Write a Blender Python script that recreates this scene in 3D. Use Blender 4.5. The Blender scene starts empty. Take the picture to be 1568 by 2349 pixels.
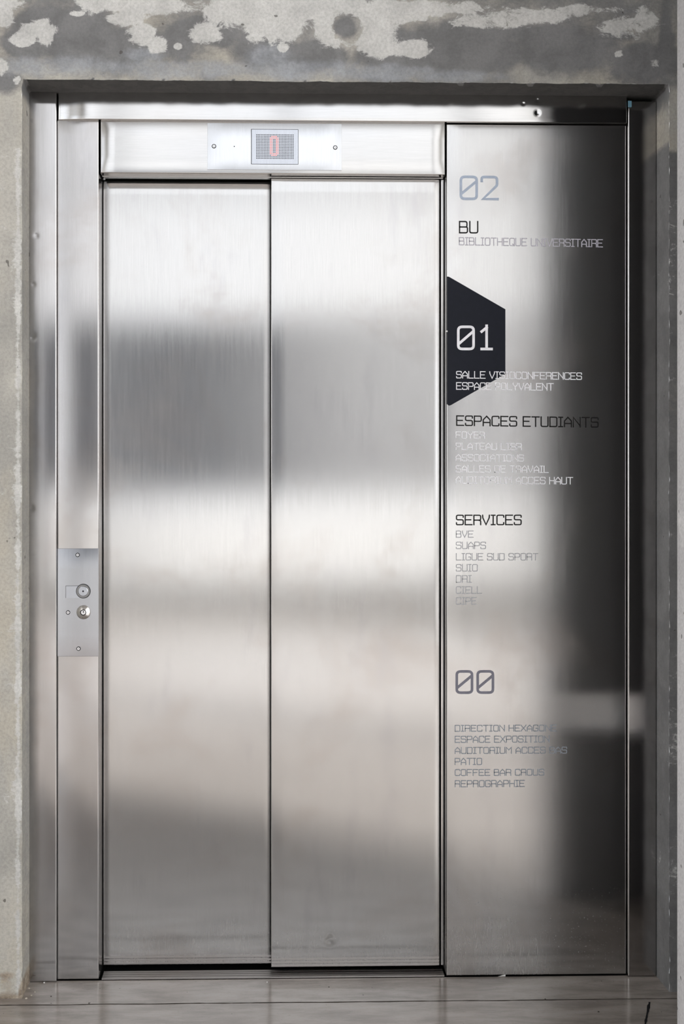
import bpy, bmesh, math, random
from mathutils import Vector, noise, Matrix

random.seed(7)
S = bpy.context.scene
COL = S.collection

# ------------------------------------------------------------------ camera
W, H = 1568, 2349
F_PX = 2600.0                 # focal length in pixels of the photograph
CX, CY = 655.0, 1110.0        # principal point
DIST, EYE = 3.0, 1.31
YAW = math.radians(1.25)
cam_d = bpy.data.cameras.new('camera')
cam = bpy.data.objects.new('camera', cam_d)
COL.objects.link(cam)
cam.location = (0, -DIST, EYE)
cam.rotation_euler = (math.radians(90), 0, -YAW)
cam_d.sensor_fit = 'VERTICAL'
cam_d.sensor_height = 36.0
cam_d.lens = F_PX / H * 36.0
cam_d.shift_x = (W / 2 - CX) / H
cam_d.shift_y = (CY - H / 2) / H
cam_d.clip_start = 0.05
S.camera = cam

# ------------------------------------------------------------------ world, light, exposure
SKY, SKY_LEFT, SKY_RIGHT = 2.0, 5.0, 9.5   # sky luminance behind the camera; what the brighter flanks add
wd = bpy.data.worlds.new('overcast_sky'); S.world = wd
wd.use_nodes = True
wn, wl = wd.node_tree.nodes, wd.node_tree.links
wn.clear()
wo = wn.new('ShaderNodeOutputWorld'); wb = wn.new('ShaderNodeBackground')
wt = wn.new('ShaderNodeTexCoord'); wz = wn.new('ShaderNodeTexNoise'); wr = wn.new('ShaderNodeValToRGB')
wz.inputs['Scale'].default_value = 2.2; wz.inputs['Detail'].default_value = 4
wr.color_ramp.elements[0].position = 0.3; wr.color_ramp.elements[0].color = (0.86, 0.90, 0.97, 1)
wr.color_ramp.elements[1].position = 0.7; wr.color_ramp.elements[1].color = (1.0, 0.97, 0.93, 1)
wl.new(wt.outputs['Generated'], wz.inputs['Vector']); wl.new(wz.outputs['Fac'], wr.inputs['Fac'])
wsp = wn.new('ShaderNodeSeparateXYZ'); wmr = wn.new('ShaderNodeMapRange')
wm2 = wn.new('ShaderNodeMapRange'); wad = wn.new('ShaderNodeMath'); wad.operation = 'ADD'
for nd, a, b, lo, hi in ((wmr, -0.30, -0.90, SKY, SKY + SKY_LEFT), (wm2, 0.30, 0.90, 0.0, SKY_RIGHT)):
    nd.interpolation_type = 'SMOOTHSTEP'
    nd.inputs['From Min'].default_value = a; nd.inputs['From Max'].default_value = b
    nd.inputs['To Min'].default_value = lo; nd.inputs['To Max'].default_value = hi
    wl.new(wsp.outputs['X'], nd.inputs['Value'])
wl.new(wt.outputs['Generated'], wsp.inputs[0])
wl.new(wmr.outputs['Result'], wad.inputs[0]); wl.new(wm2.outputs['Result'], wad.inputs[1])
wl.new(wad.outputs[0], wb.inputs['Strength'])
wl.new(wr.outputs['Color'], wb.inputs['Color']); wl.new(wb.outputs['Background'], wo.inputs['Surface'])
# hazy sun from the left behind the camera, falling through the side glazing onto the hall floor
SUN = 15.0
sun_d = bpy.data.lights.new('hazy_sun', 'SUN'); sun_d.energy = SUN; sun_d.angle = math.radians(9); sun_d.color = (1.0, 0.995, 0.985)
sun = bpy.data.objects.new('hazy_sun', sun_d); COL.objects.link(sun)
sun.location = (-6, -6, 6)
sun.rotation_euler = Vector((0.87, 0.49, -0.577)).to_track_quat('-Z', 'Y').to_euler()
S.view_settings.view_transform = 'Standard'
S.view_settings.look = 'None'
S.view_settings.gamma = 1.0
S.view_settings.use_curve_mapping = False
S.view_settings.exposure = 0.0
try:
    S.cycles.use_denoising = True
    S.cycles.max_bounces = 10
    S.cycles.diffuse_bounces = 5
    S.cycles.glossy_bounces = 5
    S.cycles.sample_clamp_indirect = 8
except Exception:
    pass

# ------------------------------------------------------------------ helpers
_c, _s = math.cos(YAW), math.sin(YAW)
def P(px, py, Y=0.0):
    """point of the vertical plane y = Y seen at a pixel of the photograph -> (x, z)"""
    a = (px - CX) / F_PX; b = -(py - CY) / F_PX
    dx = a * _c + _s; dy = -a * _s + _c
    t = (Y + DIST) / dy
    return dx * t, EYE + b * t
def PX(px, Y=0.0, py=1200): return P(px, py, Y)[0]
def PZ(py, Y=0.0, px=700): return P(px, py, Y)[1]

def link_mesh(name, verts, faces, mat, parent=None, smooth=True, angle=35):
    me = bpy.data.meshes.new(name)
    me.from_pydata([tuple(v) for v in verts], [], faces)
    me.validate(); me.update()
    bm = bmesh.new(); bm.from_mesh(me)
    bmesh.ops.recalc_face_normals(bm, faces=bm.faces)
    bm.to_mesh(me); bm.free()
    if smooth:
        me.polygons.foreach_set('use_smooth', [True] * len(me.polygons))
        me.set_sharp_from_angle(angle=math.radians(angle))
    o = bpy.data.objects.new(name, me)
    if isinstance(mat, (list, tuple)):
        for m in mat: me.materials.append(m)
    else: me.materials.append(mat)
    COL.objects.link(o)
    if parent is not None: o.parent = parent
    return o

class MB:
    """collects simple solids into one mesh"""
    def __init__(self): self.v = []; self.f = []
    def add(self, vs, fs):
        b = len(self.v); self.v += [tuple(v) for v in vs]
        self.f += [tuple(b + i for i in f) for f in fs]
    def box(self, x0, x1, y0, y1, z0, z1):
        self.add([(x0,y0,z0),(x1,y0,z0),(x1,y1,z0),(x0,y1,z0),(x0,y0,z1),(x1,y0,z1),(x1,y1,z1),(x0,y1,z1)],
                 [(0,1,5,4),(1,2,6,5),(2,3,7,6),(3,0,4,7),(4,5,6,7),(3,2,1,0)])
        return self
    def lathe(self, cx, cz, prof, n=40):
        """prof: list of (radius, y) from the front centre outwards; axis along y"""
        vs, fs, rings = [], [], []
        for r, y in prof:
            if r <= 1e-6:
                rings.append([len(vs)]); vs.append((cx, y, cz))
            else:
                rings.append(list(range(len(vs), len(vs) + n)))
                vs += [(cx + r*math.cos(2*math.pi*i/n), y, cz + r*math.sin(2*math.pi*i/n)) for i in range(n)]
        for a, b in zip(rings, rings[1:]):
            for i in range(n):
                j = (i + 1) % n
                if len(a) == 1: fs.append((a[0], b[i], b[j]))
                elif len(b) == 1: fs.append((a[i], b[0], a[j]))
                else: fs.append((a[i], b[i], b[j], a[j]))
        self.add(vs, fs); return self
    def build(self, name, mat, parent=None, smooth=False, angle=35):
        return link_mesh(name, self.v, self.f, mat, parent, smooth, angle)

def tag(o, label, cat, group=None):
    o['label'] = label; o['category'] = cat
    if group: o['group'] = group
    return o
def struct(o):
    o['kind'] = 'structure'; return o
def empty(name, loc):
    o = bpy.data.objects.new(name, None); COL.objects.link(o)
    o.location = loc; o.empty_display_size = 0.05
    return o
def under(o, root):
    """parent o to root without moving it"""
    o.parent = root
    o.matrix_parent_inverse = Matrix.Translation(-Vector(root.location))
    return o

# ------------------------------------------------------------------ materials
class NT:
    def __init__(self, name):
        self.m = bpy.data.materials.new(name); self.m.use_nodes = True
        self.n = self.m.node_tree.nodes; self.l = self.m.node_tree.links
        self.n.clear()
        self.out = self.n.new('ShaderNodeOutputMaterial')
    def new(self, t, **kw):
        nd = self.n.new('ShaderNode' + t)
        for k, v in kw.items():
            if hasattr(nd, k): setattr(nd, k, v)
            else: nd.inputs[k.replace('_', ' ')].default_value = v
        return nd
    def k(self, a, b): self.l.new(a, b)
    def math(self, op, a, b=0.5, clamp=False):
        nd = self.n.new('ShaderNodeMath'); nd.operation = op; nd.use_clamp = clamp
        for i, v in enumerate((a, b)):
            if isinstance(v, (int, float)): nd.inputs[i].default_value = v
            else: self.k(v, nd.inputs[i])
        return nd.outputs[0]
    def ramp(self, src, lo, hi, a=0.0, b=1.0):
        nd = self.n.new('ShaderNodeMapRange'); nd.clamp = True
        nd.interpolation_type = 'SMOOTHSTEP'
        nd.inputs['From Min'].default_value = lo; nd.inputs['From Max'].default_value = hi
        nd.inputs['To Min'].default_value = a; nd.inputs['To Max'].default_value = b
        self.k(src, nd.inputs['Value']); return nd.outputs['Result']
    def mix(self, fac, a, b, blend='MIX'):
        nd = self.n.new('ShaderNodeMix'); nd.data_type = 'RGBA'; nd.blend_type = blend
        for sock, v in ((nd.inputs[0], fac), (nd.inputs[6], a), (nd.inputs[7], b)):
            if isinstance(v, (int, float)): sock.default_value = v
            elif isinstance(v, tuple): sock.default_value = (*v, 1) if len(v) == 3 else v
            else: self.k(v, sock)
        return nd.outputs[2]
    def pos(self, sx=1, sy=1, sz=1):
        g = self.n.new('ShaderNodeTexCoord'); mp = self.n.new('ShaderNodeMapping')
        mp.inputs['Scale'].default_value = (sx, sy, sz)
        self.k(g.outputs['Object'], mp.inputs['Vector']); return mp.outputs['Vector']
    def noise(self, vec, scale, detail=4, rough=0.55, dist=0.0):
        nd = self.n.new('ShaderNodeTexNoise')
        nd.inputs['Scale'].default_value = scale; nd.inputs['Detail'].default_value = detail
        nd.inputs['Roughness'].default_value = rough; nd.inputs['Distortion'].default_value = dist
        self.k(vec, nd.inputs['Vector']); return nd.outputs['Fac']
    def bump(self, h, strength, dist):
        nd = self.n.new('ShaderNodeBump'); nd.inputs['Strength'].default_value = strength
        nd.inputs['Distance'].default_value = dist; self.k(h, nd.inputs['Height'])
        return nd.outputs['Normal']
    def bsdf(self, **kw):
        nd = self.n.new('ShaderNodeBsdfPrincipled')
        for k, v in kw.items():
            s = nd.inputs[k.replace('_', ' ')]
            if isinstance(v, tuple): s.default_value = (*v, 1) if (len(v) == 3 and s.type == 'RGBA') else v
            elif isinstance(v, (int, float)): s.default_value = v
            else: self.k(v, s)
        self.k(nd.outputs[0], self.out.inputs['Surface']); return nd

def steel(name, col=(0.53, 0.527, 0.524), rough=0.165, aniso=0.5, grain='v', haze=0.12, grime=1.0, splash=0.0, reach=None):
    t = NT(name)
    v = t.pos(1, 1, 1)
    if grain == 'v': vg, vg2 = t.pos(1, 1, 0.012), t.pos(1, 1, 0.05)
    else: vg, vg2 = t.pos(0.012, 1, 1), t.pos(0.05, 1, 1)
    g1 = t.noise(vg, 900, 3, 0.7)
    g2 = t.noise(vg2, 120, 4, 0.6)
    smudge = t.noise(v, 3.2, 5, 0.6, 0.4)
    rub = t.noise(t.pos(1, 1, 0.25), 14, 5, 0.62, 0.2)
    c = t.mix(t.ramp(g1, 0.35, 0.65), tuple(x * 0.97 for x in col), tuple(min(1, x * 1.025) for x in col))
    c = t.mix(t.math('MULTIPLY', t.ramp(smudge, 0.47, 0.72), 0.5 * grime), c, (col[0]*0.80, col[1]*0.74, col[2]*0.70))
    c = t.mix(t.math('MULTIPLY', t.ramp(rub, 0.52, 0.75), 0.4 * grime), c, (col[0]*0.82, col[1]*0.81, col[2]*0.84))
    r = t.ramp(g2, 0.3, 0.7, rough * 0.95, rough * 1.06)
    r = t.math('ADD', r, t.ramp(smudge, 0.5, 0.8, 0, 0.05 * grime))
    tan = t.new('CombineXYZ')
    tan.inputs[2 if grain == 'v' else 0].default_value = 1.0      # along the grain
    nrm = t.bump(g1, 0.004, 0.0004)
    b1 = t.new('BsdfAnisotropic'); b1.distribution = 'BECKMANN'
    t.k(c, b1.inputs['Color']); t.k(r, b1.inputs['Roughness'])
    b1.inputs['Anisotropy'].default_value = aniso
    t.k(tan.outputs[0], b1.inputs['Tangent']); t.k(nrm, b1.inputs['Normal'])
    b2 = t.new('BsdfPrincipled'); b2.inputs['Metallic'].default_value = 1
    t.k(c, b2.inputs['Base Color']); b2.inputs['Roughness'].default_value = 0.42
    ms = t.new('MixShader'); ms.inputs[0].default_value = haze
    t.k(b1.outputs[0], ms.inputs[1]); t.k(b2.outputs[0], ms.inputs[2])
    last = ms.outputs[0]
    if splash > 0:
        # dried mop water: pale runs and specks in the lowest 25 cm
        gz = t.new('TexCoord'); sp = t.new('SeparateXYZ'); t.k(gz.outputs['Object'], sp.inputs[0])
        z = sp.outputs[2]
        runs = t.noise(t.pos(1, 1, 0.13), 95, 2, 0.5, 1.4)
        runs = t.ramp(t.math('ABSOLUTE', t.math('SUBTRACT', runs, 0.5)), 0.035, 0.012)
        patch = t.noise(v, 9, 3, 0.5)
        fall = t.ramp(t.math('ADD', z, t.math('MULTIPLY', t.math('SUBTRACT', patch, 0.5), 0.25)), 0.17, 0.07)
        if reach: fall = t.math('MULTIPLY', fall, t.ramp(sp.outputs[0], reach[1], reach[0]))
        specks = t.ramp(t.noise(v, 210, 2, 0.5), 0.66, 0.72)
        dust = t.ramp(t.math('ADD', z, t.math('MULTIPLY', t.math('SUBTRACT', rub, 0.5), 0.06)), 0.085, 0.04)
        m = t.math('MULTIPLY', runs, fall)
        m = t.math('MAXIMUM', m, t.math('MULTIPLY', specks, t.ramp(z, 0.30, 0.05)))
        m = t.math('MULTIPLY', m, 0.55)
        m = t.math('MAXIMUM', m, t.math('MULTIPLY', dust, 0.06))
        m = t.math('MULTIPLY', m, splash, True)
        d = t.new('BsdfDiffuse'); d.inputs['Color'].default_value = (0.36, 0.345, 0.335, 1)
        m2 = t.new('MixShader'); t.k(m, m2.inputs[0]); t.k(last, m2.inputs[1]); t.k(d.outputs[0], m2.inputs[2])
        last = m2.outputs[0]
    t.k(last, t.out.inputs['Surface'])
    return t.m

def plain(name, col, rough=0.5, metal=0.0, spec=0.5, **kw):
    t = NT(name)
    n = t.noise(t.pos(), 60, 3)
    c = t.mix(t.ramp(n, 0.3, 0.7), tuple(x * 0.94 for x in col), tuple(min(1, x * 1.05) for x in col))
    t.bsdf(Base_Color=c, Roughness=rough, Metallic=metal, Specular_IOR_Level=spec, **kw)
    return t.m

M_STEEL = steel('brushed_steel', splash=0.45)
M_STEEL_INFO = steel('brushed_steel_board', haze=0.21, splash=1.0, reach=(0.68, 0.80))
M_STEEL_POST = steel('brushed_steel_post', col=(0.44, 0.432, 0.43), splash=0.15)
M_STEEL_H = steel('brushed_steel_header', rough=0.13, aniso=0.35, grain='h', haze=0.04, grime=0.4)
M_PLATE = steel('satin_steel_plate', col=(0.60, 0.615, 0.64), rough=0.22, aniso=0.2, haze=0.10, grime=0.1)
M_CALL = steel('call_plate_steel', col=(0.40, 0.41, 0.435), rough=0.24, aniso=0.2, haze=0.15, grime=0.2)
M_SCREEN = steel('display_glass', col=(0.46, 0.48, 0.52), rough=0.25, aniso=0, haze=0.1, grime=0.0)
M_SCREW = steel('polished_screw', col=(0.75, 0.76, 0.78), rough=0.22, aniso=0, haze=0.1, grime=0.0)
M_SILL = steel('worn_aluminium', col=(0.52, 0.50, 0.49), rough=0.36, aniso=0.5, grain='h', haze=0.4, grime=1.0)
M_BLACK = plain('black_recess', (0.006, 0.006, 0.007), 0.6, spec=0.2)
M_DARKRING = plain('dark_ring', (0.02, 0.022, 0.025), 0.45)
M_VINYL = plain('pale_vinyl', (0.86, 0.87, 0.92), 0.5, spec=0.3)
M_VINYL_BLUE = plain('pale_blue_vinyl', (0.43, 0.50, 0.62), 0.5, spec=0.3)
M_VINYL_LILAC = plain('pale_lilac_vinyl', (0.50, 0.49, 0.56), 0.5, spec=0.3)
M_VINYL_DIM_SOFT = plain('dimmed_soft_vinyl', (0.42, 0.43, 0.46), 0.5, spec=0.3)  # this and the next two: pale vinyl, weaker light lower down put into colour
M_VINYL_DIM_GREY = plain('dimmed_grey_vinyl', (0.20, 0.20, 0.245), 0.5, spec=0.3)
M_VINYL_DIM_SLATE = plain('dimmed_slate_vinyl', (0.27, 0.30, 0.345), 0.5, spec=0.3)
M_VINYL_BLACK = plain('black_vinyl', (0.006, 0.006, 0.006), 0.5, spec=0.25)
M_NAVY = plain('navy_vinyl', (0.011, 0.013, 0.021), 0.42, spec=0.14)
M_WHITE = plain('white_chip', (0.75, 0.75, 0.74), 0.7)
M_FILM = plain('blue_film', (0.16, 0.32, 0.42), 0.35)
M_BUTTON = plain('grey_button_ring', (0.22, 0.22, 0.22), 0.4, metal=0.6)
M_MULLION = plain('dark_window_frame', (0.05, 0.05, 0.055), 0.5)
M_ADDED_LOUVRE = plain('added_louvre_grey', (0.36, 0.36, 0.365), 0.6)
M_PANEL_DARK = plain('dark_facade_panel', (0.105, 0.112, 0.128), 0.6)
M_PAVING = plain('outdoor_paving', (0.27, 0.262, 0.25), 0.8)
M_SHAFT = plain('shaft_black', (0.01, 0.01, 0.01), 0.8, spec=0.1)

def led_mat():
    t = NT('red_led')
    e = t.new('Emission'); e.inputs['Color'].default_value = (1.0, 0.16, 0.11, 1); e.inputs['Strength'].default_value = 0.95
    t.k(e.outputs[0], t.out.inputs['Surface']); return t.m
M_LED = led_mat()

def concrete(name, base, dark, pale, use_attr=False, bump=0.35, warm=None):
    t = NT(name)
    v = t.pos()
    big = t.noise(v, 2.4, 6, 0.6, 0.5)
    mid = t.noise(v, 11, 6, 0.65, 0.3)
    fine = t.noise(v, 130, 4, 0.7)
    c = t.mix(t.ramp(big, 0.35, 0.68), base, tuple(0.5 * (a + b) for a, b in zip(base, dark)))
    warm_n = t.noise(t.pos(1, 1, 0.5), 5, 5, 0.62, 0.4)
    c = t.mix(t.ramp(warm_n, 0.42, 0.66, 0, 0.55 if use_attr else 0), c, (0.47, 0.43, 0.35))
    if use_attr:
        at = t.new('Attribute'); at.attribute_name = 'stain_shade'
        sp = t.new('SeparateColor'); t.k(at.outputs['Color'], sp.inputs[0])
        scr = t.noise(t.pos(1, 1, 1.5), 24, 8, 0.78, 0.6)
        rag = t.math('ADD', t.math('MULTIPLY', t.math('SUBTRACT', mid, 0.5), 0.5),
                     t.math('MULTIPLY', t.math('SUBTRACT', scr, 0.5), 1.5))
        md = t.ramp(t.math('ADD', sp.outputs[1], t.math('MULTIPLY', rag, 0.5)), 0.22, 0.85)
        soffit_shade = t.ramp(sp.outputs[1], 1.25, 1.5)  # soffit mask: the shade under the lintel is put into the colour
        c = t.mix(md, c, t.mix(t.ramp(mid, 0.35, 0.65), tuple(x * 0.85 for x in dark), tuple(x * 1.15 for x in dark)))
        c = t.mix(soffit_shade, c, t.mix(t.ramp(scr, 0.35, 0.65), (0.055, 0.054, 0.054), (0.085, 0.083, 0.082)))
        mbl = t.ramp(t.math('ADD', sp.outputs[2], t.math('MULTIPLY', rag, 0.7)), 0.25, 1.1, 0, 0.75)
        c = t.mix(mbl, c, t.mix(t.ramp(mid, 0.35, 0.65), (0.25, 0.265, 0.29), (0.35, 0.37, 0.40)))
        mp = t.ramp(t.math('ADD', sp.outputs[0], t.math('MULTIPLY', rag, 1.0)), 0.46, 0.66, 0, 0.92)
        c = t.mix(mp, c, t.mix(t.ramp(mid, 0.3, 0.7), tuple(x * 0.85 for x in pale), tuple(x * 1.10 for x in pale)))
        mbr = t.ramp(t.math('ADD', at.outputs['Alpha'], t.math('MULTIPLY', rag, 0.8)), 0.35, 0.75, 0, 0.85)
        c = t.mix(mbr, c, t.mix(t.ramp(scr, 0.4, 0.6), (0.16, 0.11, 0.07), (0.40, 0.34, 0.26)))
    else:
        c = t.mix(t.ramp(mid, 0.56, 0.72), c, pale)
    c = t.mix(t.ramp(fine, 0.35, 0.7, 0.0, 0.25), c, (0.08, 0.08, 0.08))
    pits = t.ramp(t.noise(v, 38, 2, 0.4), 0.74, 0.77)
    c = t.mix(t.math('MULTIPLY', pits, 0.7), c, (0.06, 0.055, 0.05))
    h = t.math('ADD', t.math('MULTIPLY', mid, 0.5), t.math('MULTIPLY', fine, 0.35))
    h = t.math('SUBTRACT', h, pits)
    t.bsdf(Base_Color=c, Roughness=0.75, Specular_IOR_Level=0.3, Normal=t.bump(h, bump, 0.004))
    return t.m

M_CONC = concrete('stained_concrete', (0.48, 0.465, 0.42), (0.165, 0.166, 0.168), (0.55, 0.55, 0.535), use_attr=True)
M_PLASTER = concrete('pale_plaster', (0.42, 0.415, 0.42), (0.32, 0.315, 0.32), (0.48, 0.475, 0.475), bump=1.0)
M_WALLIN = concrete('room_plaster', (0.5, 0.49, 0.47), (0.38, 0.37, 0.36), (0.55, 0.54, 0.52), bump=0.2)
M_BACKSIDE = plain('shaded_wall_side', (0.045, 0.045, 0.047), 0.8, spec=0.1)  # unlit side of the right wall and corridor, shade put into the colour
M_CEIL = concrete('concrete_ceiling', (0.42, 0.41, 0.40), (0.3, 0.3, 0.3), (0.46, 0.45, 0.44), bump=0.15)

def floor_mat():
    t = NT('polished_concrete_floor')
    v = t.pos()
    st = t.noise(t.pos(0.22, 1, 1), 22, 6, 0.65, 0.3)
    big = t.noise(t.pos(0.5, 1, 1), 4, 5, 0.6, 0.3)
    fine = t.noise(t.pos(0.35, 1, 1), 190, 4, 0.7)
    c = t.mix(t.ramp(st, 0.33, 0.68), (0.37, 0.335, 0.308), (0.235, 0.207, 0.186))
    c = t.mix(t.ramp(big, 0.5, 0.72, 0, 0.5), c, (0.43, 0.395, 0.365))
    c = t.mix(t.ramp(fine, 0.55, 0.75, 0, 0.4), c, (0.085, 0.073, 0.065))
    specks = t.ramp(t.noise(v, 75, 2, 0.4), 0.755, 0.775)
    c = t.mix(t.math('MULTIPLY', specks, 0.8), c, (0.05, 0.045, 0.04))
    r = t.ramp(st, 0.3, 0.7, 0.10, 0.20)
    t.bsdf(Base_Color=c, Roughness=r, Specular_IOR_Level=0.5, IOR=1.9,
           Normal=t.bump(t.math('ADD', fine, t.math('MULTIPLY', st, 0.8)), 0.05, 0.002))
    return t.m
M_FLOOR = floor_mat()

# ------------------------------------------------------------------ setting: front concrete wall with its opening
YW = -0.10                                # face of the concrete wall
OX0, OX1 = PX(50.5, YW), PX(1534, YW)     # opening
OZ1 = PZ(187, YW)
X_L, X_R, Z_T = -2.75, 3.2, 6.8            # extent of the hall
R_CH = 0.006

def fbm(x, z, s, seed=0.0):
    return noise.fractal(Vector((x * s, z * s, seed)), 1.0, 2.0, 4)
def blob(x, z, cx, cy, rx, ry, wob=0.35, seed=0.0):
    """soft ragged ellipse given in pixels of the wall face; 1 inside, 0 outside"""
    px_, pz_ = x, z
    dx = (px_ - cx) / rx; dz = (pz_ - cy) / ry
    d = math.sqrt(dx*dx + dz*dz) + wob * fbm(px_ / 100.0, pz_ / 100.0, 1.3, seed)
    return max(0.0, min(1.0, 1.5 - d))
PALE = [(0,10,60,30),(330,10,150,30),(300,45,60,18),(560,22,90,45),(640,40,80,60),(470,80,45,28),(330,80,35,30),(365,105,30,22),(95,75,45,22),(60,95,30,18),
        (15,45,25,25),(180,35,25,8),(410,108,14,10),(770,20,90,45),(840,60,80,50),(870,105,55,30),(700,15,60,30),(900,25,140,25),(1000,15,200,22),(650,110,12,10),(110,80,20,30),
        (1200,30,150,20),(1330,18,90,18),(1430,60,60,35),(1490,40,40,30),(1120,48,120,18),(8,160,16,22),(42,190,10,14),(1425,118,10,9),(1510,140,14,12),(950,110,60,20),(780,70,60,40)]
DARK = [(150,60,160,55),(60,100,60,50),(250,110,230,60),(460,75,130,50),(600,100,90,60),(700,130,120,45),(330,25,40,12),(795,62,30,28),(790,10,20,12),
        (960,110,140,70),(1100,120,170,60),(1300,110,180,65),(1480,140,100,60),(1250,75,120,35),(1420,75,60,15),(900,130,120,40),(20,190,40,30),(1535,80,22,120),(1080,70,140,40)]
BLUE = [(120,155,170,26),(420,160,220,24),(700,160,180,26),(880,165,150,22),(1050,172,120,16),(330,130,60,20),(620,130,60,30)]
def wall_stain_shade(x, z):
    # pixel position of the point on the wall face, used only as the stain map's own coordinates
    t = (YW + DIST)
    px = 600.0 + x * F_PX / t; py = CY - (z - EYE) * F_PX / t
    if py > 330:
        arr = 0.45 * math.exp(-((px - 45) / 6.0) ** 2)
        g = max(0.0, 0.34 + 0.35 * fbm(x, z, 3.0, 9.0))
        return (0.33 + 0.2 * fbm(x, z, 5, 4) + arr, g * (0.9 if px > 800 else 0.25) + (0.62 if px > 800 else 0), 0.0)  # right jamb darkened: shade of the near wall put into the dark channel
    p = max(blob(px, py, *b, 0.35, i) for i, b in enumerate(PALE))
    d = max(blob(px, py, *b, 0.3, 50 + i) for i, b in enumerate(DARK))
    b_ = max(blob(px, py, *b, 0.25, 90 + i) for i, b in enumerate(BLUE))
    d = max(d, 0.62 + 0.35 * fbm(x, z, 4.0, 3.0)) if py < 196 else d
    p *= 1 - blob(px, py, 795, 62, 30, 29, 0.15, 77)
    if px > 980: p *= 0.72
    return (p * 0.95, d * 0.95, b_ * 0.9)

def front_wall():
    vs, fs, cols = [], [], []
    def grid(xs, zs):
        b = len(vs); nx = len(xs)
        for z in zs:
            for x in xs:
                w = 0.0
                vs.append((x, YW + w, z)); cols.append(wall_stain_shade(x, z))
        for j in range(len(zs) - 1):
            for i in range(nx - 1):
                a = b + j * nx + i
                fs.append((a, a + 1, a + nx + 1, a + nx))
    def lin(a, b, st):
        n = max(1, int(round((b - a) / st))); return [a + (b - a) * i / n for i in range(n + 1)]
    far_l, far_r, top = -0.78, 1.3, 2.75
    zs_low = lin(0, OZ1, 0.02); xs_l = lin(far_l, OX0, 0.01); xs_r = lin(OX1, far_r, 0.01)
    xs_mid = lin(OX0, OX1, 0.006)
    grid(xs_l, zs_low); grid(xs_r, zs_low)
    zt = lin(OZ1, top, 0.006)
    grid(xs_l[:-1] + xs_mid + xs_r[1:], zt)
    # coarse rest of the wall up to the hall's limits
    grid([X_L, far_l], [0, top]); grid([far_r, X_R], [0, top]); grid([X_L, X_R], [top, Z_T])
    # reveals: left, right, soffit (slightly rough arrises)
    dep = 0.30
    def strip(p0, p1, n):
        b = len(vs)
        for i in range(n + 1):
            t = i / n
            x = p0[0] + (p1[0]-p0[0])*t; z = p0[1] + (p1[1]-p0[1])*t
            for yy in (YW, YW + 0.03, YW + 0.06, YW + 0.10, YW + dep):
                vs.append((x, yy, z)); k = wall_stain_shade(x, z)
                cols.append((k[0]*0.7, min(1, k[1] + 0.35), k[2]*0.6) if p0[0] == p1[0] else (0.0, 1.6, 0.0))  # recess shade painted in: reveals darker, soffit darkest
        for i in range(n):
            for j in range(4):
                a = b + i*5 + j
                fs.append((a, a+1, a+6, a+5))
    strip((OX0, 0), (OX0, OZ1), 100); strip((OX1, OZ1), (OX1, 0), 100); strip((OX0, OZ1), (OX1, OZ1), 120)
    me = bpy.data.meshes.new('wall_front'); me.from_pydata(vs, [], fs); me.update()
    ca = me.color_attributes.new('stain_shade', 'FLOAT_COLOR', 'POINT')
    BROWN = [(20,2238,30,12), (25,2278,60,12), (60,2272,12,34), (1515,2262,16,14)]
    for i, c in enumerate(cols):
        v = vs[i]; t = YW + DIST
        px, py = 600.0 + v[0] * F_PX / t, CY - (v[2] - EYE) * F_PX / t
        br = max(blob(px, py, *b, 0.3, 130 + k) for k, b in enumerate(BROWN)) if py > 150 else 0.0
        ca.data[i].color = (c[0], c[1], c[2], br * 1.0)
    bm = bmesh.new(); bm.from_mesh(me)
    bmesh.ops.remove_doubles(bm, verts=bm.verts, dist=0.0002)
    arris = [e for e in bm.edges if len(e.link_faces) == 2 and e.calc_face_angle(0) > 1.0]
    bmesh.ops.bevel(bm, geom=arris, offset=R_CH, segments=3, profile=0.5, affect='EDGES')
    for v in bm.verts:
        if abs(v.co.x - OX0) < 0.03 or abs(v.co.x - OX1) < 0.03 or abs(v.co.z - OZ1) < 0.02:
            if v.co.y < YW + 0.02 and v.co.z > 0.001:
                amp = 1.0 + 3.2 * max(0.0, 1 - v.co.z / 0.10) + 1.5 * max(0.0, 1 - abs(v.co.z - 2.33) / 0.08)
                q = v.co * 28
                v.co += 0.0020 * amp * Vector((noise.noise(q), noise.noise(q + Vector((9, 3, 1))) * 0.6, noise.noise(q + Vector((2, 7, 5))) * 0.4))
    bm.to_mesh(me); bm.free()
    me.polygons.foreach_set('use_smooth', [True] * len(me.polygons))
    me.materials.append(M_CONC)
    o = bpy.data.objects.new('wall_front', me); COL.objects.link(o)
    return struct(o)
front_wall()

# floor with its joint
Y_BACK = -9.0
fl = MB().box(X_L, X_R, Y_BACK - 0.2, 0.0, -0.12, 0.0).build('floor', M_FLOOR); struct(fl)
yj = lambda py, px: -(DIST - EYE * F_PX / (py - CY)) * 1.0
def crack(name, pts, w, mat):
    """a thin irregular groove drawn on the floor, slightly proud so that it reads as a dark line"""
    vs, fs = [], []
    for i, (x, y) in enumerate(pts):
        ww = w * (0.6 + 0.8 * random.random())
        a = pts[max(0, i-1)]; b = pts[min(len(pts)-1, i+1)]
        d = Vector((b[0]-a[0], b[1]-a[1])).normalized(); n = Vector((-d.y, d.x))
        vs += [(x + n.x*ww/2, y + n.y*ww/2, 0.0006), (x - n.x*ww/2, y - n.y*ww/2, 0.0006)]
    for i in range(len(pts)-1): fs.append((2*i, 2*i+1, 2*i+3, 2*i+2))
    return link_mesh(name, vs, fs, mat, None, False)
def floor_pt(px, py):
    a = (px - CX) / F_PX; b = (py - CY) / F_PX
    t = EYE / b
    return (a*_c + _s) * t, -DIST + (-a*_s + _c) * t
jp = []
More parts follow.
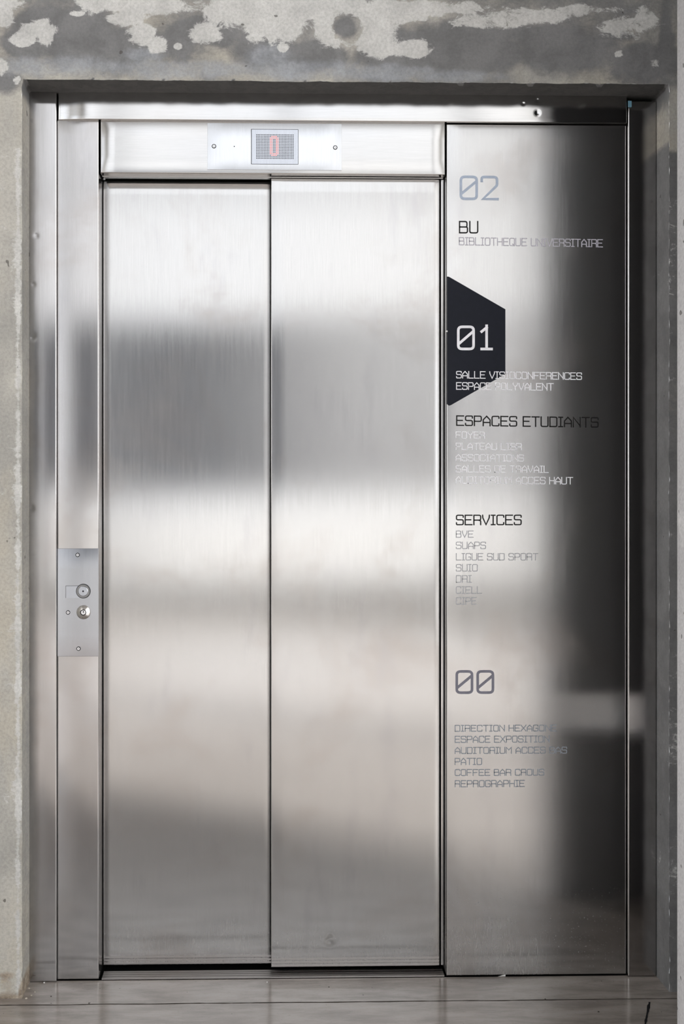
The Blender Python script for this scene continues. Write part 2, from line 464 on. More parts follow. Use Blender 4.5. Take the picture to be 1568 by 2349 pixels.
for i in range(140):
    x = -1.2 + 2.9 * i / 139
    q = floor_pt(700, 2299.5)
    jp.append((x, q[1] + 0.0022 * noise.noise(Vector((x * 9, 3, 0)))))
M_JOINT = plain('floor_joint', (0.05, 0.042, 0.036), 0.8, spec=0.1)
j = crack('floor_joint', jp, 0.0032, M_JOINT); struct(j); j.parent = fl
a0, a1 = floor_pt(1489, 2299), floor_pt(1477, 2360)
cp = [(a0[0] + (a1[0]-a0[0])*i/14 + 0.0012*noise.noise(Vector((i*.7, 0, 0))), a0[1] + (a1[1]-a0[1])*i/14) for i in range(15)]
j = crack('floor_crack', cp, 0.0055, M_BLACK); struct(j); j.parent = fl

struct(MB().box(X_L, X_R, Y_BACK - 0.2, 0.2, Z_T, Z_T + 0.15).build('ceiling', M_CEIL))

# side wall that stands parallel to the lift, its end face shows at the picture's right edge
Y1, Y0 = -0.55, -0.72
XE = PX(1552.5, Y1)
def right_wall():
    m = MB()
    sx0, sx1, sz0, sz1 = XE + 0.02, XE + 0.75, 0.51, 0.65
    m.box(XE, X_R, Y0, Y1, 0, sz0); m.box(XE, X_R, Y0, Y1, sz1, Z_T)
    m.box(XE, sx0, Y0, Y1, sz0, sz1); m.box(sx1, X_R, Y0, Y1, sz0, sz1)
    for i in range(46):  # added bars that cut the brightness seen through the slot
        x = sx0 + 0.004 + i * 0.016
        m.box(x, x + 0.0075, Y0 + 0.05, Y0 + 0.07, sz0, sz1)
    o = m.build('wall_right', [M_PLASTER, M_BACKSIDE])
    for p in o.data.polygons:
        if p.normal.y > 0.5: p.material_index = 1
    return struct(o)
right_wall()
struct(MB().box(1.75, 1.85, Y1, YW, 0, Z_T).build('wall_corridor', M_BACKSIDE))

# back facade: kerb, glazing, dark band, tall glazing
def facade():
    yb0, yb1 = Y_BACK - 0.2, Y_BACK
    m = MB()
    m.box(X_L, X_R, yb0, yb1, 0, 0.28)
    m.box(X_L, X_L + 0.25, yb0, yb1, 0.28, Z_T); m.box(X_R - 0.25, X_R, yb0, yb1, 0.28, Z_T)
    m.box(X_L + 0.25, X_R - 0.25, yb0, yb1, Z_T - 0.1, Z_T)
    struct(m.build('wall_back', M_WALLIN))
    b = MB().box(X_L + 0.25, 0.28, yb0, yb1, 1.22, 3.05).build('spandrel_panel', M_PANEL_DARK); struct(b)
    lv = MB()  # unseen slats, added to give the mirrored facade a mid tone
    for i in range(12):
        z = 1.25 + 1.8 * i / 11
        lv.box(0.28, X_R - 0.25, yb0, yb1, z, z + 0.140 - 0.0055 * i)
    for i in range(6):
        z = 0.30 + 0.155 * i
        lv.box(X_L + 0.25, -1.62, yb0, yb1, z, z + 0.118)
    struct(lv.build('added_louvre', M_ADDED_LOUVRE))
    fr = MB()
    for x in (-1.55, 0.28, 2.2): fr.box(x - 0.03, x + 0.03, yb0, yb1 - 0.02, 0.28, Z_T - 0.1)
    fr.box(X_L + 0.25, X_R - 0.25, yb0 + 0.05, yb1 - 0.08, 4.45, 4.5)
    struct(fr.build('window_1', M_MULLION))
facade()
# left side: glazed bays over a low wall
def left_side():
    m = MB()
    m.box(X_L - 0.2, X_L, Y_BACK - 0.2, 0.2, 0, 0.15)
    m.box(X_L - 0.2, X_L, -2.95, 0.2, 0.15, 5.0)  # unseen bay made solid to keep the sun off the landing
    m.box(X_L - 0.2, X_L, Y_BACK - 0.2, 0.2, 5.0, Z_T)
    for y in (-5.0, -7.0, -9.1): m.box(X_L - 0.2, X_L, y - 0.1, y + 0.1, 0.15, 5.0)
    struct(m.build('wall_left', M_WALLIN))
left_side()
def right_side():
    m = MB()
    m.box(X_R, X_R + 0.2, -2.7, 0.2, 0, Z_T)  # unseen solid stretch, shaped to dim the floor near the doors
    m.box(X_R, X_R + 0.2, Y_BACK - 0.2, -2.7, 0, 0.6); m.box(X_R, X_R + 0.2, Y_BACK - 0.2, -2.7, 5.0, Z_T)
    for y in (-5.0, -7.1, -9.1): m.box(X_R, X_R + 0.2, y - 0.1, y + 0.1, 0.6, 5.0)
    struct(m.build('wall_side', M_WALLIN))
right_side()
struct(MB().box(-40, 40, -60, Y_BACK - 0.2, -0.25, -0.05).build('outdoor_ground', M_PAVING))
struct(MB().box(-40, X_L - 0.2, Y_BACK - 0.2, 10, -0.25, -0.05).build('outdoor_terrace', M_PAVING))

struct(MB().box(X_R + 0.2, 40, Y_BACK - 0.2, 10, -0.25, -0.05).build('outdoor_terrace', M_PAVING))

# dark lift shaft behind the doors
struct(MB().box(OX0 - 0.05, OX1 + 0.05, 0.22, 0.30, -0.1, OZ1 + 0.05).build('wall_shaft', M_SHAFT))
struct(MB().box(OX0 - 0.05, OX1 + 0.05, 0.0, 0.30, -0.1, -0.012).build('floor_pit', M_SHAFT))

# ------------------------------------------------------------------ sheet metal panels
def lines(a, b, step, r, extra=()):
    L = {a, a + 0.12*r, a + 0.35*r, a + 0.65*r, a + r, b - r, b - 0.65*r, b - 0.35*r, b - 0.12*r, b}
    n = max(2, int((b - a) / step))
    for i in range(1, n):
        v = a + (b - a) * i / n
        if a + r < v < b - r: L.add(v)
    for c, w in extra:
        for i in range(-8, 9):
            v = c + w * i / 8
            if a + r < v < b - r: L.add(v)
    s = sorted(L); out = [s[0]]
    for v in s[1:]:
        if v - out[-1] > 1e-5: out.append(v)
    return out
def sheet(name, x0, x1, z0, z1, yf, depth, mat, r=0.0025, bow=None, dents=(), step=0.04, parent=None, xtra=()):
    """folded metal sheet: slightly bowed front with rounded edges, returned sides. dents: (x, z, radius, depth)"""
    ex = [(d[0], d[2]*2) for d in dents] + list(xtra); ez = [(d[1], d[2]*2) for d in dents]
    xs = lines(x0, x1, step, r, ex); zs = lines(z0, z1, step, r, ez)
    vs, fs = [], []
    def y_at(x, z):
        y = yf
        if bow: y += bow(x, z)
        for dx, dz, dr, dd in dents:
            q = ((x-dx)**2 + (z-dz)**2) / (dr*dr)
            if q < 6: y += dd * math.exp(-q*1.6)
        d = min(x - x0, x1 - x, z - z0, z1 - z)
        if d < r: y += r - math.sqrt(max(0, r*r - (r-d)**2))
        return y
    nx, nz = len(xs), len(zs)
    for z in zs:
        for x in xs: vs.append((x, y_at(x, z), z))
    for j in range(nz-1):
        for i in range(nx-1):
            a = j*nx + i; fs.append((a, a+1, a+nx+1, a+nx))
    rim = [i for i in range(nx)] + [j*nx + nx-1 for j in range(1, nz)] + [(nz-1)*nx + i for i in range(nx-2, -1, -1)] + [j*nx for j in range(nz-2, 0, -1)]
    b = len(vs)
    for i in rim: vs.append((vs[i][0], yf + depth, vs[i][2]))
    n = len(rim)
    for i in range(n):
        k = (i+1) % n
        fs.append((rim[i], b+i, b+k, rim[k]))
    fs.append(tuple(b+i for i in range(n)))
    return link_mesh(name, vs, fs, mat, parent, True, 50)

ZF = 0.0
# outer posts and header stand 1 cm in front of the panels
YP = -0.010
post_l0, post_l1 = PX(65.5, YP), PX(129.5, YP)
post_r0, post_r1 = PX(1440, YP), PX(1505, YP)
z_post_l, z_post_r = PZ(207, YP), PZ(226, YP)
o = sheet('frame_post', post_l0, post_l1, 0.002, z_post_l, YP, 0.05, M_STEEL_POST, r=0.003,
          bow=lambda x, z: 0.0012*math.sin(z*3.1), dents=[(PX(85), PZ(545), .009, .0005), (PX(76), PZ(776), .010, .0006), (PX(73), PZ(1165), .010, .0006), (PX(79), PZ(657), .008, .0003)])
tag(o, 'narrow steel frame post against the pale left concrete jamb', 'post', 'steel frame posts')
post_right = sheet('frame_post', post_r0, post_r1, 0.002, z_post_r, YP, 0.05, M_STEEL_POST, r=0.003)
tag(post_right, 'dark steel frame post beside the lettered panel at the right jamb', 'post', 'steel frame posts')
f = MB().box(post_r0 - 0.001, post_r0 + 0.008, YP - 0.004, YP - 0.001, z_post_r - 0.017, z_post_r - 0.001).build('film_scrap', M_FILM, post_right)
f['label'] = 'scrap of blue protective film'

hx0, hx1 = post_l1 + 0.003, post_r0 - 0.003
hz0, hz1 = PZ(277.5, YP), PZ(209, YP)
o = sheet('header_panel', hx0, hx1, hz0, hz1, YP, 0.05, M_STEEL_H, r=0.0025, step=0.03,
          bow=lambda x, z: 0.0004*((z-hz0)/(hz1-hz0)) + 0.006*max(0.0, 1-(x-hx0)/0.10)**2, xtra=[(hx0+0.05, 0.05)],
          dents=[(PX(1230), PZ(229), .008, .0010), (PX(1230), PZ(258), .007, .0008), (PX(1198), PZ(237), .005, .0005), (PX(888), PZ(229), .006, .0003), (PX(1272), PZ(232), .007, .0004)])
tag(o, 'long horizontal steel header strip under the concrete lintel, dented near its right end', 'panel')

# side jamb, transom, lettered panel: face at y = 0
jx0, jx1 = PX(131.5), PX(226.5)
jz1 = PZ(278.5)
o = sheet('jamb_panel', jx0, jx1, 0.003, jz1, 0.0, 0.12, M_STEEL_POST, r=0.003)
tag(o, 'tall steel jamb panel left of the doors carrying the call plate', 'panel')

tx0, tx1 = PX(230.5), PX(1020.5)
tz0, tz1 = PZ(399), PZ(279.5)
o = sheet('transom_panel', tx0, tx1, tz0, tz1, 0.0, 0.035, M_STEEL_H, r=0.0022)
tag(o, 'steel transom panel directly above the two doors', 'panel')

ix0, ix1 = PX(1024), post_r0 - 0.0025
iz0, iz1 = 0.004, PZ(282.5)
def info_bow(x, z): return 0.0
INFO = empty('information_panel', ((ix0+ix1)/2, 0.0, 0.0))
tag(INFO, 'wide steel information panel with floor numbers and room names, right of the doors', 'panel')
under(sheet('panel_sheet', ix0, ix1, iz0, iz1, 0.0, 0.10, M_STEEL_INFO, r=0.0022), INFO)

# door recess trims (strips between doors, transom and the lettered panel)
YD1, YD2 = 0.030, 0.068
m = MB(); m.box(tx0, tx1, YD1 + 0.004, YD1 + 0.02, PZ(407.5, YD1), tz0 + 0.03)
o = m.build('track_cover', M_STEEL_H); tag(o, 'thin steel track strip in the gap over both doors', 'strip')

# ------------------------------------------------------------------ doors
dz0_r, dz1_r = PZ(2218.5, YD1), PZ(409.5, YD1)
rx0, rx1 = PX(621.5, YD1), PX(1008, YD1)
DOOR_R = empty('lift_door', ((rx0+rx1)/2, YD1, dz0_r))
tag(DOOR_R, 'front sliding steel door leaf next to the lettered panel, dented low down', 'door', 'sliding lift doors')
under(sheet('door_leaf', rx0, rx1, dz0_r, dz1_r, YD1, 0.028, M_STEEL, r=0.002, bow=lambda x, z: 0.0022*max(0.0, 1-(rx1-x)/0.018)**2, xtra=[(rx1-0.009, 0.009)],
            dents=[(PX(757), PZ(2166), .016, .0016), (PX(748), PZ(2162), .009, -.0005)]), DOOR_R)
mm = MB().box(rx1 + 0.0045, rx1 + 0.011, YD1 + 0.006, YD1 + 0.03, dz0_r, dz1_r)
under(mm.build('edge_strip', M_STEEL), DOOR_R)
lx0, lx1 = PX(236.5, YD2), PX(640, YD2)
dz0_l, dz1_l = PZ(2210.5, YD2), PZ(417.5, YD2)
DOOR_L = empty('lift_door', ((lx0+lx1)/2, YD2, dz0_l))
tag(DOOR_L, 'rear sliding steel door leaf next to the jamb panel, partly behind the other leaf', 'door', 'sliding lift doors')
under(sheet('door_leaf', lx0, lx1, dz0_l, dz1_l, YD2, 0.028, M_STEEL, r=0.002, xtra=[(lx0+0.012, 0.012), (rx0-0.010, 0.012)],
            bow=lambda x, z: 0.0016*max(0.0, 1-(x-lx0)/0.024)**2 + 0.0020*max(0.0, (x-rx0+0.022)/0.022)**2), DOOR_L)
under(MB().box(lx0 - 0.0085, lx0 - 0.002, YD2 + 0.004, YD2 + 0.03, dz0_l, dz1_l + 0.012).build('edge_strip', M_STEEL), DOOR_L)
under(MB().box(lx0, rx0 - 0.001, YD2 + 0.002, YD2 + 0.02, dz1_l + 0.003, dz1_l + 0.0085).build('top_strip', M_STEEL_H), DOOR_L)
# bottom rails of the door leaves (ribbed shoe)
for nm, (x0, x1, y, z) in (('r', (rx0 + .002, rx1 - .002, YD1, dz0_r)), ('l', (lx0 + .002, rx0 + .012, YD2, dz0_l))):
    m = MB()
    for k in range(3): m.box(x0, x1, y - 0.0015, y + 0.01, z + 0.003 + 0.0085*k, z + 0.0075 + 0.0085*k)
    under(m.build('bottom_rail', M_SILL), DOOR_R if nm == 'r' else DOOR_L)

# sill with running grooves
m = MB()
sx0, sx1 = PX(233, 0.0), PX(1019, 0.0)
ys = [0.001, 0.010, 0.013, 0.022, 0.025, 0.034, 0.037, 0.046]
for k in range(0, 8, 2): m.box(sx0, sx1, ys[k], ys[k+1], -0.010, 0.0045)
m.box(sx0, sx1, 0.001, 0.05, -0.011, 0.0015)
struct(MB().box(OX0 - 0.05, OX1 + 0.05, 0.135, 0.145, -0.012, 2.3).build('wall_recess', M_SHAFT))
o = m.build('door_sill', M_SILL); tag(o, 'grooved metal door sill in the floor under the doors', 'sill')
m = MB().box(sx0, sx1, 0.0, 0.2, -0.0118, -0.0112); struct(m.build('floor_groove', M_BLACK))

# ------------------------------------------------------------------ floor indicator plate
yi = -0.0022
INDI = empty('floor_indicator', (PX(629), yi, PZ(336)))
tag(INDI, 'light steel display plate showing a red zero above the doors', 'display')
under(sheet('cover_plate', PX(475.5), PX(783), PZ(391), PZ(284), yi, 0.0022, M_PLATE, r=0.0006, step=0.05), INDI)
bx0, bx1, bz0, bz1 = PX(575.5, yi), PX(684, yi), PZ(377.5, yi), PZ(297, yi)
fr = MB(); e = 0.0011
fr.box(bx0, bx1, yi-0.0006, yi, bz1-e, bz1); fr.box(bx0, bx1, yi-0.0006, yi, bz0, bz0+e)
fr.box(bx0, bx0+e*1.6, yi-0.0006, yi, bz0+e, bz1-e); fr.box(bx1-e, bx1, yi-0.0006, yi, bz0+e, bz1-e)
under(fr.build('window_edge', M_DARKRING), INDI)
scr = under(MB().box(bx0+e, bx1-e, yi-0.0004, yi, bz0+e, bz1-e).build('display_screen', M_SCREEN), INDI)
NC, NR = 25, 16
mx0, mx1, mz0, mz1 = PX(588.5, yi), PX(672, yi), PZ(364, yi), PZ(310, yi)
off, on = MB(), MB()
for r_ in range(NR):
    for c_ in range(NC):
        cx = mx0 + (mx1-mx0)*c_/(NC-1); cz = mz1 - (mz1-mz0)*r_/(NR-1)
        lit = (c_ in (9, 10, 13, 14) and 3 <= r_ <= 11) or (r_ in (1, 13) and 10 <= c_ <= 13) or (r_ in (2, 12) and 9 <= c_ <= 14)
        (on if lit else off).lathe(cx, cz, [(0, yi-0.0009), (0.00125, yi-0.0009), (0.0014, yi-0.0003)], 10)
d = off.build('dot_matrix', M_BLACK, scr); d['label'] = 'black dots of the unlit display'
d = on.build('digit_dots', M_LED, scr); d['label'] = 'red lit dots forming a zero'

def screw(root, px, py, y, r_px=5.0, slot=True):
    cx, cz = P(px, py, y); R = r_px * 1.154e-3
    s = MB().lathe(cx, cz, [(0, y-0.0012), (R*0.62, y-0.0012), (R*0.74, y-0.0004), (R*0.74, y+0.0005)], 28).build('screw', M_SCREW, None, True)
    under(s, root)
    g = MB().lathe(cx, cz, [(R*0.72, y-0.0003), (R*0.75, y-0.0007), (R, y-0.0007), (R*1.03, y+0.0002)], 28).build('countersink', M_DARKRING, None, True)
    g.parent = s
    g2 = MB().lathe(cx, cz, [(0, y-0.0014), (R*0.2, y-0.0014), (R*0.22, y-0.001)], 14).build('drive_hole', M_DARKRING, None, True)
    g2.parent = s
for px, py in ((490.5, 335.5), (768.5, 338.5)): screw(INDI, px, py, yi)
cx, cz = P(537, 336, yi)
under(MB().lathe(cx, cz, [(0, yi-0.0004), (0.0014, yi-0.0004), (0.0015, yi)], 12).build('sensor_hole', M_BLACK), INDI)

# ------------------------------------------------------------------ call plate
yc = -0.0018
CALL = empty('call_panel', (PX(180), yc, PZ(1504)))
tag(CALL, 'steel call plate with a round button and a key switch on the jamb', 'call panel')
under(sheet('face_plate', PX(131.8), PX(226.2), PZ(1504), PZ(1257.5), yc, 0.0018, M_CALL, r=0.0007, step=0.05), CALL)
for px, py in ((178, 1273), (180, 1488), (156, 1405)): screw(CALL, px, py, yc, 4.9)
wx0, wx1, wz0, wz1 = PX(150.5, yc), PX(185, yc), PZ(1370.5, yc), PZ(1342.5, yc)
t_ = MB(); t_.box(wx0, wx1, yc-0.0005, yc, wz1-0.0009, wz1); t_.box(wx0, wx0+0.0009, yc-0.0005, yc, wz0, wz1-0.0009)
ws = under(MB().box(wx0, wx1, yc-0.0004, yc, wz0, wz1).build('label_window', M_SCREEN), CALL)
q = t_.build('window_edge', M_DARKRING); q.parent = ws
cx, cz = P(191, 1356, yc); k = 1.154e-3
BT = under(MB().lathe(cx, cz, [(0, yc-0.0042), (10.2*k, yc-0.0042), (11*k, yc-0.0038), (11*k, yc)], 48).build('call_button', M_SCREEN, None, False), CALL)
for nm, prof, mt in (('button_ring', [(11.1*k, yc-0.0022), (11.4*k, yc-0.0034), (15*k, yc-0.0034), (15.3*k, yc-0.002), (15.3*k, yc)], M_BUTTON),
                     ('gasket', [(15.2*k, yc-0.0015), (15.4*k, yc-0.0024), (16.3*k, yc-0.0022), (16.8*k, yc)], M_DARKRING),
                     ('inner_gap', [(10.6*k, yc-0.0030), (10.7*k, yc-0.0039), (11.4*k, yc-0.0037), (11.5*k, yc-0.003)], M_DARKRING),
                     ('centre_dot', [(0, yc-0.0046), (1.9*k, yc-0.0046), (2.1*k, yc-0.004)], M_BLACK)):
    q = MB().lathe(cx, cz, prof, 48).build(nm, mt, None, True)
    q.parent = BT
cx, cz = P(191.5, 1404.5, yc)
M_TURNED = steel('turned_steel', col=(0.80, 0.78, 0.76), rough=0.26, aniso=0.0, haze=0.1, grime=0)
KS = under(MB().lathe(cx, cz, [(6.6*k, yc-0.0045), (7*k, yc-0.0055), (15*k, yc-0.0012), (16*k, yc)], 56).build('key_switch', M_TURNED, None, True), CALL)
for nm, prof, mt in (('barrel', [(0, yc-0.0048), (5*k, yc-0.0048), (5.3*k, yc-0.003)], M_SCREW),
                     ('barrel_ring', [(5.2*k, yc-0.004), (5.4*k, yc-0.0056), (6.8*k, yc-0.0058), (7.2*k, yc-0.0048)], M_BLACK)):
    q = MB().lathe(cx, cz, prof, 40).build(nm, mt, None, True)
    q.parent = KS
q = MB().box(cx-0.0011, cx+0.0011, yc-0.0052, yc-0.0049, cz-0.001, cz+0.0045).build('keyhole', M_BLACK); q.parent = KS

# ------------------------------------------------------------------ hexagon and lettering on the information panel
def hexagon():
    cx, z_t = P(1024.3, 633); _, z_b = P(1024.3, 931)
    apex_t = P(1026, 633); r_t = P(1158.5, 709.5); r_b = P(1158.5, 858); apex_b = P(1030, 931.5)
    xl = ix0 + 0.0004
    n = 30
    vs, fs = [], []
    for i in range(n + 1):
        x = xl + (r_t[0] - xl) * i / n
        t = max(0, (x - apex_t[0]) / (r_t[0] - apex_t[0])); hi = apex_t[1] + (r_t[1] - apex_t[1]) * t
        if x < apex_t[0]: hi = apex_t[1] - (apex_t[0] - x) * 0.8
        t = max(0, (x - apex_b[0]) / (r_b[0] - apex_b[0])); lo = apex_b[1] + (r_b[1] - apex_b[1]) * t
        if x < apex_b[0]: lo = apex_b[1] + (apex_b[0] - x) * 0.8
        for y in (-0.0003, 0.0002): vs += [(x, y, lo), (x, y, hi)]
    for i in range(n):
        a = 4*i; b = a + 4
        fs += [(a, b, b+1, a+1), (a+1, b+1, b+3, a+3), (a+2, a+3, b+3, b+2), (a, a+2, b+2, b)]
    fs += [(0, 1, 3, 2), (4*n, 4*n+2, 4*n+3, 4*n+1)]
    o = link_mesh('hexagon_decal', vs, fs, M_NAVY, None, False)
    under(o, INFO); o['label'] = 'dark navy half hexagon'
    c = P(1023.2, 760)
    # small chip on the edge
    q = MB().lathe(c[0] + 0.0012, c[1], [(0, -0.0012), (0.0022, -0.0008), (0.0025, 0)], 12).build('paint_chip', M_WHITE)
    under(q, INFO); q['label'] = 'tiny white chip at the edge of the hexagon'
hexagon()

WD = 0.66
def G(*pl): return pl
r = 0.16
# glyph: (width, [polyline]); polyline = list of (x, y[, corner radius]); closed when it ends with 'c'
GL = {
 'A': (WD, [[(0,0),(0,.62),(.33,1),(.66,.62),(.66,0)], [(0,.34),(.66,.34)]]),
 'B': (WD, [[(0,0),(0,1),(.62,1,r),(.62,.52,r*.8),(0,.52)], [(.4,.52),(.66,.52,r*.8),(.66,0,r),(0,0)]]),
 'C': (WD, [[(.66,.8),(.66,1,r),(0,1,r),(0,0,r),(.66,0,r),(.66,.2)]]),
 'D': (WD, [[(0,0),(0,1),(.66,1,r),(.66,0,r),(0,0)]]),
 'E': (WD, [[(.66,1),(0,1),(0,0),(.66,0)], [(0,.52),(.54,.52)]]),
 'F': (WD, [[(.66,1),(0,1),(0,0)], [(0,.5),(.54,.5)]]),
 'G': (WD, [[(.66,.8),(.66,1,r),(0,1,r),(0,0,r),(.66,0,r),(.66,.46),(.36,.46)]]),
 'H': (WD, [[(0,0),(0,1)], [(.66,0),(.66,1)], [(0,.5),(.66,.5)]]),
 'I': (.36, [[(.18,0),(.18,1)], [(0,1),(.36,1)], [(0,0),(.36,0)]]),
 'J': (WD, [[(.2,1),(.66,1),(.66,0,r),(0,0,r),(0,.25)]]),
 'L': (.62, [[(0,1),(0,0),(.62,0)]]),
 'M': (.72, [[(0,0),(0,1),(.36,.55),(.72,1),(.72,0)]]),
 'N': (WD, [[(0,0),(0,1),(.66,.1)], [(.66,0),(.66,1)]]),
 'O': (WD, [[(0,.5),(0,1,r),(.66,1,r),(.66,0,r),(0,0,r),(0,.5),'c']]),
 'P': (WD, [[(0,0),(0,1),(.66,1,r),(.66,.45,r),(0,.45)]]),
 'Q': (WD, [[(0,.5),(0,1,r),(.66,1,r),(.66,0,r),(0,0,r),(0,.5),'c'], [(.42,.22),(.66,-.04)]]),
 'R': (WD, [[(0,0),(0,1),(.66,1,r),(.66,.48,r),(0,.48)], [(.42,.48),(.66,.42,r*.6),(.66,0)]]),
 'S': (WD, [[(.66,.8),(.66,1,r),(0,1,r),(0,.52,r),(.66,.52,r),(.66,0,r),(0,0,r),(0,.2)]]),
 'T': (.68, [[(.34,0),(.34,1)], [(0,1),(.68,1)]]),
 'U': (WD, [[(0,1),(0,0,r),(.66,0,r),(.66,1)]]),
 'V': (WD, [[(0,1),(.02,.72),(.33,0),(.64,.72),(.66,1)]]),
 'X': (WD, [[(0,1),(.06,.86),(.6,.14),(.66,0)], [(.66,1),(.6,.86),(.06,.14),(0,0)]]),
 'Y': (WD, [[(0,1),(.02,.82),(.33,.45),(.64,.82),(.66,1)], [(.33,.45),(.33,0)]]),
 '0': (.62, [[(0,.5),(0,1,.16),(.62,1,.16),(.62,0,.16),(0,0,.16),(0,.5),'c'], [(.03,.24),(.59,.78)]]),
 '1': (.34, [[(-.03,.79),(.17,.97)], [(.17,0),(.17,1.05)], [(-.03,0),(.37,0)]]),
 '2': (.62, [[(0,.82),(0,1,.14),(.60,1,.14),(.60,.62,.06),(.05,0),(.62,0)]]),
}
def expand(pl):
    closed = pl[-1] == 'c'
    pts = [p for p in pl if p != 'c']
    out = []
    for i, p in enumerate(pts):
        if len(p) == 3 and 0 < i < len(pts) - 1:
            v = Vector(p[:2]); a = Vector(pts[i-1][:2]); b = Vector(pts[i+1][:2])
            da = (a - v); db = (b - v)
            rr = min(p[2], da.length * 0.5, db.length * 0.5)
            pa = v + da.normalized() * rr; pb = v + db.normalized() * rr
            for k_ in range(5):
                t = k_ / 4
                out.append((1-t)**2 * pa + 2*t*(1-t) * v + t*t * pb)
        else: out.append(Vector(p[:2]))
    res = [out[0]]
    for q_ in out[1:]:
        if (q_ - res[-1]).length > 1e-4: res.append(q_)
    if closed: res = res[:-1]
    return res, closed
def stroke(mb, pts, closed, w, T, ya, yb):
    """ribbon of width w along pts (in metres, panel coordinates); T maps to x, z"""
    n = len(pts); L, R_ = [], []
    for i in range(n):
        p = pts[i]
        a = pts[i-1] if (i > 0 or closed) else None
        b = pts[(i+1) % n] if (i < n-1 or closed) else None
        d1 = (p - a).normalized() if a is not None else None
        d2 = (b - p).normalized() if b is not None else None
        if d1 is None: d1 = d2
        if d2 is None: d2 = d1
        n1 = Vector((-d1.y, d1.x)); n2 = Vector((-d2.y, d2.x))
        mvec = (n1 + n2)
        mvec = n1 if mvec.length < 1e-6 else mvec.normalized()
        s = min(1.9, 1.0 / max(0.3, mvec.dot(n1)))
        ext = Vector((0, 0))
        if not closed and i == 0: ext = -d2 * w * 0.5
        if not closed and i == n-1: ext = d1 * w * 0.5
        L.append(p + ext + mvec * (w/2*s)); R_.append(p + ext - mvec * (w/2*s))
    b0 = len(mb.v); vs = []
    for l_, q_ in zip(L, R_):
        for pt in (l_, q_):
            x, z = T(pt); vs.append((x, ya, z)); vs.append((x, yb, z))
    mb.v += vs
    m_ = n if closed else n - 1
    for i in range(m_):
        a = b0 + 4*i; b = b0 + 4*((i+1) % n)
        mb.f += [(a, b, b+2, a+2), (a+1, a+3, b+3, b+1), (a, a+1, b+1, b), (a+2, b+2, b+3, a+3)]
    if not closed:
        a = b0; mb.f.append((a, a+2, a+3, a+1)); a = b0 + 4*(n-1); mb.f.append((a, a+1, a+3, a+2))

def text_line(txt, px0, px1, py_top, py_base, stroke_px, mat, what, gap=0.19, space=0.45, slope=0.0):
    x0, z0 = P(px0 + stroke_px/2, py_base - stroke_px/2); x1, z1 = P(px1 - stroke_px/2, py_top + stroke_px/2)
    cap = z1 - z0
    adv = 0.0; pos = []
    for ch in txt:
        if ch == ' ': adv += space; continue
        if ch == '|': adv += 0.12; continue
        pos.append((ch, adv)); adv += GL[ch][0] + gap
    total = adv - gap
    sx = (x1 - x0) / total
    w = stroke_px * 1.154e-3
    mb = MB(); k_ = 0
    for ch, a in pos:
        for pl in GL[ch][1]:
            pts, closed = expand(pl)
            pm = [Vector(((a + p.x) * sx, p.y * cap)) for p in pts]
            T = lambda p: (x0 + p.x, z0 + p.y - slope * p.x)
            ya = -0.00075 - 0.00003 * (k_ % 3); k_ += 1
            stroke(mb, pm, closed, w, T, ya, 0.0001)
    o = mb.build('lettering', mat)
    under(o, INFO); o['label'] = what
    return o
pw, bk = 'pale lettering', 'black lettering'
text_line('02', 1053.5, 1143.5, 403, 459, 6.0, M_VINYL_BLUE, 'large pale floor number 02', gap=.20, slope=.004)
text_line('BU', 1052, 1096.5, 507, 535.5, 2.9, M_VINYL_BLACK, 'black heading BU', gap=.20)
text_line('BIBLIOTHEQUE UNIVERSITAIRE', 1052, 1382, 545.5, 562.5, 1.9, M_VINYL_LILAC, 'pale line naming the university library', slope=.0105)
text_line('01', 1047.5, 1128, 747, 803.5, 6.0, M_VINYL, 'large pale floor number 01 on the hexagon', gap=.36)
text_line('SALLE VISIOCONFERENCES', 1045.5, 1334, 851.5, 868, 2.0, M_VINYL, 'pale line SALLE VISIOCONFERENCES', slope=.0105)
text_line('ESPACE POLYVALENT', 1045.5, 1269, 877, 894, 2.0, M_VINYL, 'pale line ESPACE POLYVALENT', slope=.009)
text_line('ESPACES ETUDIANTS', 1045.5, 1372, 953, 977, 2.8, M_VINYL_BLACK, 'black heading ESPACES ETUDIANTS', slope=.012)
for t, x1, a, b, sl in (('FOYER',1111.5,989.5,1006,.006),('PLATEAU LIBR',1196,1015.5,1032,.006),('ASSOCIATIONS',1201,1041.5,1058,.006),('SALLES DE TRAVAIL',1258,1067,1083.5,.006),('AUDITORIUM ACCES HAUT',1313.5,1092.5,1109.5,.007)):
    text_line(t, 1044.5, x1, a, b, 1.8, M_VINYL, 'pale line ' + t, slope=sl)
text_line('SERVICES', 1045, 1196, 1180.5, 1205, 2.8, M_VINYL_BLACK, 'black heading SERVICES')
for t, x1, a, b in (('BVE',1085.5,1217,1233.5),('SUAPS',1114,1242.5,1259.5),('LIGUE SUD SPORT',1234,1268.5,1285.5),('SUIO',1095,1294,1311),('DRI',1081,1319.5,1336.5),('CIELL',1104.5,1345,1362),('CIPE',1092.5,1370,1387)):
    text_line(t, 1045, x1, a, b, 1.8, M_VINYL_DIM_SOFT, 'pale line ' + t, slope=.002)
text_line('00', 1044, 1133, 1537, 1592, 6.0, M_VINYL_DIM_GREY, 'large floor number 00', gap=.23)
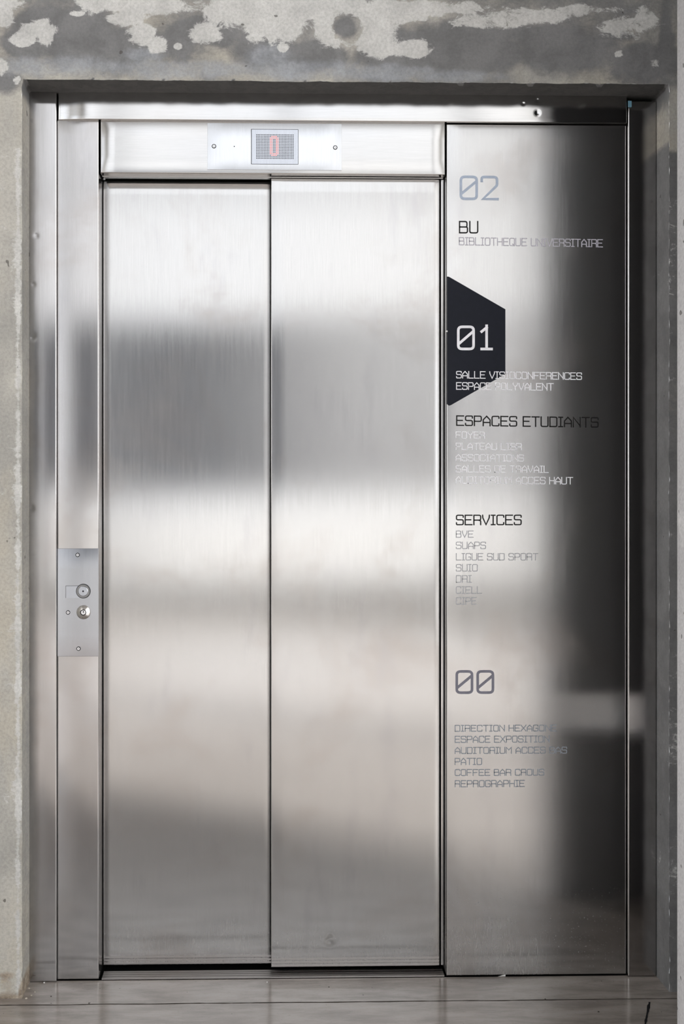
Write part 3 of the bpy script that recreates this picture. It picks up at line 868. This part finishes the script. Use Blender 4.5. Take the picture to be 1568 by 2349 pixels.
for t, x1, a, b in (('DIRECTION HEXAGONE',1276,1662,1678.5),('ESPACE EXPOSITION',1259.5,1687,1704),('AUDITORIUM ACCES BAS',1300,1712.5,1729.5),('PATIO',1105,1738.5,1755),('COFFEE BAR CROUS',1247.5,1763.5,1780),('REPROGRAPHIE',1203,1789,1806)):
    text_line(t, 1042.5, x1, a, b, 1.8, M_VINYL_DIM_SLATE, 'pale line ' + t, slope=.001)

# ------------------------------------------------------------------ small debris on the floor
def crumb(px, py, s, mat, label):
    x, y = floor_pt(px, py)
    bm = bmesh.new(); bmesh.ops.create_icosphere(bm, subdivisions=2, radius=s)
    for v in bm.verts:
        v.co += v.co.normalized() * s * 0.35 * noise.noise(v.co / s * 1.3 + Vector((px, py, 0)))
        v.co.z = max(-s * 0.5, v.co.z) * 0.6
    me = bpy.data.meshes.new('crumb'); bm.to_mesh(me); bm.free(); me.materials.append(mat)
    o = bpy.data.objects.new('crumb', me); COL.objects.link(o); o.location = (x, y, s * 0.3)
    tag(o, label, 'crumb', 'crumbs on the floor'); return o
M_BITS = plain('plaster_bits', (0.42, 0.38, 0.32), 0.85)
M_GRIT = plain('dark_grit', (0.04, 0.035, 0.03), 0.8)
crumb(101, 2254.5, 0.0022, M_WHITE, 'white crumb on the floor under the left frame post')
crumb(612.5, 2253.5, 0.0018, M_WHITE, 'white crumb on the floor before the middle of the door sill')
crumb(117, 2286, 0.0019, M_GRIT, 'dark grit speck on the floor near the left jamb corner')
crumb(204, 2301.5, 0.0019, M_GRIT, 'dark grit speck on the floor joint below the jamb panel')
crumb(754, 2264.5, 0.0018, M_GRIT, 'dark grit speck on the floor before the front door leaf')
crumb(1372, 2321.5, 0.0022, M_GRIT, 'dark grit speck on the floor between joint and crack')
crumb(1250, 2292, 0.0018, M_GRIT, 'dark grit speck on the floor before the lettered panel')
# white paper corner stuck out from below the lettered panel
x0, z0 = P(1142, 2237.5); x1, _ = P(1158.5, 2233)
o = link_mesh('paper_scrap', [(x0, -0.0016, 0.0012), (x1, -0.0016, 0.0012), (x1, -0.0016, 0.0062), (x0, -0.0008, 0.0012), (x1, -0.0008, 0.0012), (x1, -0.0008, 0.0062)],
              [(0,1,2), (3,5,4), (0,2,5,3), (1,4,5,2), (0,3,4,1)], M_WHITE, None, False)
tag(o, 'small white scrap at the foot of the lettered steel panel', 'scrap')
# broken plaster bits at the foot of the left jamb
for i, (px, py, sz) in enumerate(((66, 2268, .0030), (72, 2284, .0024), (60, 2291, .0034), (80, 2276, .0018))):
    crumb(px, py, sz, M_BITS, ('pale plaster bit against the left jamb, nearest the steel post', 'pale plaster bit lying just off the left jamb corner',
                               'largest plaster bit in front of the left jamb corner', 'smallest plaster bit beside the left jamb corner')[i])
